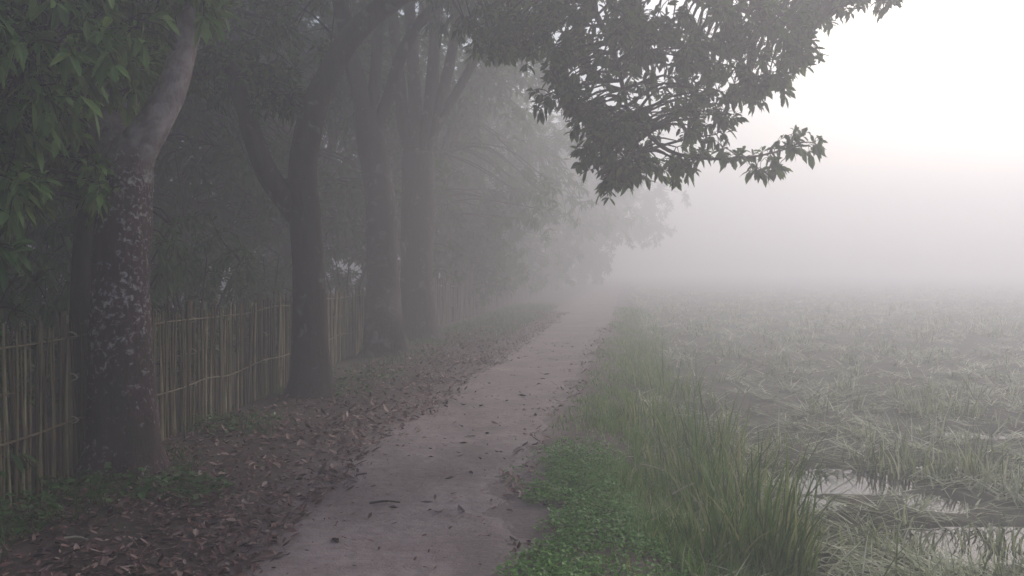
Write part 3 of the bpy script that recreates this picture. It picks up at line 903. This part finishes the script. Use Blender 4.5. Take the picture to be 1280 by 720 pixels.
def mats(n, y0, y1, pw, lean, bend, hr, per, wd, upright):
    y = y0 + (y1 - y0) * rng.random(n) ** pw
    d = 1.6 + (2 + 1.0 * y) * rng.random(n); x = pc(y) + d
    g = gz(x, y)
    k = (rng.random(n) > .95 * (puddle(x, y) > .22)) & (rng.random(n) < sstep(WATER_Z - .06, WATER_Z + .012, g) * (.32 + .8 * sstep(.34, .58, fbm(x, y, 1.0, 101, 4))) + .12 * sstep(10, 20, y)) & (np.abs(x) / y < .75)
    x, y, g = x[k], y[k], g[k]; m = len(x)
    hd = 6.28 * fbm(x, y, .8, 103, 2) * 1.8 + rng.normal(0, 1.1, m)
    w = rng.uniform(.03, .12, m) * (1 + .02 * y)
    N_ = m * per
    X = np.repeat(x, per) + np.repeat(w, per) * rng.normal(0, .8, N_); Y = np.repeat(y, per) + np.repeat(w, per) * rng.normal(0, .8, N_)
    hh = np.repeat(hd, per) + rng.normal(0, .75 if not upright else 1.6, N_)
    Z = np.maximum(gz(X, Y), WATER_Z) + rng.random(N_) * (.05 if not upright else .0)
    H = rng.uniform(*hr, N_) * np.repeat(.5 + fbm(x, y, 1.2, 105), per) * (1 + .012 * Y)
    blades(mb, np.stack([X, Y, Z], -1), hh, H, wd[0] + (wd[1] - wd[0]) * rng.random(N_) ** 1.6 + .0006 * Y, rng.uniform(*bend, N_), seg=4, lean=lean)


mats(10500, 3.2, 60, 1.7, (1.1, 1.52), (-.05, .5), (.08, .36), 13, (.006, .018), False)
mats(900, 3.4, 34, 1.7, (.1, .8), (.5, 1.7), (.12, .36), 16, (.005, .014), True)
tag(mb.build('marsh_grass', M['marsh']), 'flattened pale grass covering the flooded field', 'marsh grass', kind='stuff')


# tall grass clumps
def clump(px, py, Y, w, h, n, label, matn='reed', cat='grass clump', group='tall grass clumps at the field edge', name='grass_clump', bend=(.1, 1.5), wid=(.009, .022)):
    n = int(n * .62)
    p = at(px, py, Y); b = gp(p[0], Y)
    b[2] = max(b[2], WATER_Z - .02)
    mb = MB(); a = rng.uniform(0, 6.28, n); r = w * np.sqrt(rng.random(n))
    x = b[0] + r * np.cos(a); y = b[1] + r * np.sin(a) * .8
    B = np.stack([x, y, np.maximum(gz(x, y), WATER_Z - .03) - .01], -1)
    H = h * (.22 + .85 * rng.random(n) ** 1.7) * (1 - .3 * (r / w) ** 2)
    blades(mb, B, a + rng.normal(0, .9, n), H, rng.uniform(*wid, n), rng.uniform(*bend, n), seg=5, lean=.3)
    o = mb.build(name, M[matn], origin=tuple(b)); tag(o, label, cat, group)


clump(955, 690, 4.75, .30, 1.0, 520, 'tallest clump of upright green blades at the edge of the wet field')
clump(905, 705, 4.7, .26, .72, 420, 'dense green clump just left of the tallest clump')
clump(905, 600, 6.0, .34, .95, 460, 'green clump behind the tallest one, its blades bending left')
clump(862, 580, 6.4, .30, .7, 380, 'soft green clump beside the verge, behind the creeping plants')
clump(880, 540, 7.6, .38, .95, 360, 'misty clump farther along the verge with a few tall stems')
clump(825, 520, 8.4, .4, .6, 300, 'short hazy clump leaning toward the path')
clump(840, 480, 10.8, .5, .8, 300, 'pale clump far along the verge in the mist')
clump(978, 650, 5.1, .24, .95, 44, 'few broad dark blades standing at the rim of the larger puddle', bend=(.0, .6), wid=(.016, .03))
clump(1215, 600, 7.0, .34, .5, 300, 'yellowish tuft standing in the flooded field right of the puddle', 'marsh')
clump(1130, 590, 7.2, .4, .42, 300, 'drooping pale tuft on the far bank of the larger puddle', 'marsh', bend=(.5, 1.7))
clump(1110, 690, 5.2, .32, .36, 280, 'flattened straw tuft between the two puddles', 'marsh', bend=(.8, 2.0))
clump(1245, 680, 5.3, .3, .34, 220, 'flattened straw tuft by the small puddle at the right edge', 'marsh', bend=(.8, 2.0))
clump(1180, 530, 9.8, .5, .5, 260, 'grey tuft standing alone far out in the field', 'marsh')

# pale dead stalks caught in the grass
stalks = [((800, 580), (830, 588), 6.0, 'short pale straw lying in the grass left of the clumps'), ((840, 618), (868, 604), 5.4, 'pale broken stalk slanting up in the front clump'),
          ((940, 682), (1010, 672), 4.7, 'long pale stalk lying across the foot of the tallest clump'), ((895, 652), (925, 662), 4.9, 'pale stalk bent down across the dense clump'),
          ((898, 688), (925, 672), 4.6, 'lowest pale stalk at the front of the clumps')]
for a, b, Y, lab in stalks:
    A = at(*a, Y); B = at(*b, Y + .12); mid = (A + B) / 2 + [0, 0, .006]
    mb = MB(); tube(mb, [A, mid, B], [.005, .0045, .003], 5, 8); o = mb.build('dry_stalk', M['straw'], origin=tuple(A)); tag(o, lab, 'stalk', 'dead stalks in the tall grass')
# fallen twig in the litter
for (a, b, Y, lab) in [((408, 548), (440, 540), 7.4, 'pale stick lying in the leaf litter between the trees'), ((462, 640), (500, 634), 5.2, 'thin dark twig lying on the path'), ((80, 680), (110, 676), 4.4, 'short pale stick in the litter at the lower left')]:
    p, q = at(*a, Y), at(*b, Y); p[2] = float(gz(p[0], p[1])) + .02; q[2] = float(gz(q[0], q[1])) + .022
    mb = MB(); tube(mb, [p, (p + q) / 2 + [0, .02, .004], q], [.008, .007, .004], 6, 8)
    o = mb.build('fallen_twig', M['straw' if 'pale' in lab else 'twig'], origin=tuple(p)); tag(o, lab, 'twig')

# ------------------------------------------------------------------ haze
mb = MB()
x0, x1, y0, y1, z0, z1 = -112, 112, -45, 128, -1.6, 11.5
mb.add([[x0, y0, z0], [x1, y0, z0], [x1, y1, z0], [x0, y1, z0], [x0, y0, z1], [x1, y0, z1], [x1, y1, z1], [x0, y1, z1]],
       [3, 2, 1, 0, 4, 5, 6, 7, 0, 1, 5, 4, 1, 2, 6, 5, 2, 3, 7, 6, 3, 0, 4, 7], [4] * 6)
m, nt = newmat('mist')
out = nt.nodes.new('ShaderNodeOutputMaterial'); v = nt.nodes.new('ShaderNodeVolumePrincipled')
v.inputs['Color'].default_value = (.905, .901, .935, 1); v.inputs['Density'].default_value = 0.0345; v.inputs['Anisotropy'].default_value = 0.5
nt.links.new(v.outputs[0], out.inputs['Volume'])
tag(mb.build('haze', m), 'pale morning mist filling the whole place', 'mist', kind='stuff')

# ------------------------------------------------------------------ light, world, camera
SUN_AZ = math.radians(40)     # to the right of the view direction (+Y)
SUN_EL = math.radians(35)
sd = Vector((math.sin(SUN_AZ) * math.cos(SUN_EL), math.cos(SUN_AZ) * math.cos(SUN_EL), math.sin(SUN_EL)))
L = bpy.data.lights.new('sun', 'SUN'); L.energy = 1.5; L.angle = math.radians(14); L.color = (1, .985, .975)
so = bpy.data.objects.new('sun', L); COL.objects.link(so); so.rotation_euler = (-sd).to_track_quat('-Z', 'Y').to_euler()
W = bpy.data.worlds.new('World'); SC.world = W; W.use_nodes = True
nt = W.node_tree; bg = nt.nodes['Background']
sky = nt.nodes.new('ShaderNodeTexSky'); sky.sky_type = 'NISHITA'; sky.sun_disc = False
sky.sun_elevation = SUN_EL; sky.sun_rotation = SUN_AZ; sky.air_density = 1.0; sky.dust_density = 3.2; sky.ozone_density = .6
nt.links.new(sky.outputs[0], bg.inputs[0]); bg.inputs[1].default_value = 0.15

cam = bpy.data.cameras.new('camera'); cam.lens = 36 * F / 1280; cam.sensor_width = 36; cam.clip_end = 500
co = bpy.data.objects.new('camera', cam); COL.objects.link(co); co.location = (0, 0, CAMZ)
co.rotation_euler = (math.pi / 2 - TH, 0, 0); SC.camera = co

vs = SC.view_settings; vs.view_transform = 'Standard'; vs.look = 'None'; vs.gamma = 1; vs.exposure = 0.18; vs.use_curve_mapping = False
SC.render.engine = 'CYCLES'
cy = SC.cycles
cy.use_denoising = True; cy.max_bounces = 6; cy.diffuse_bounces = 3; cy.glossy_bounces = 2; cy.transmission_bounces = 3; cy.volume_bounces = 2
cy.sample_clamp_indirect = 4
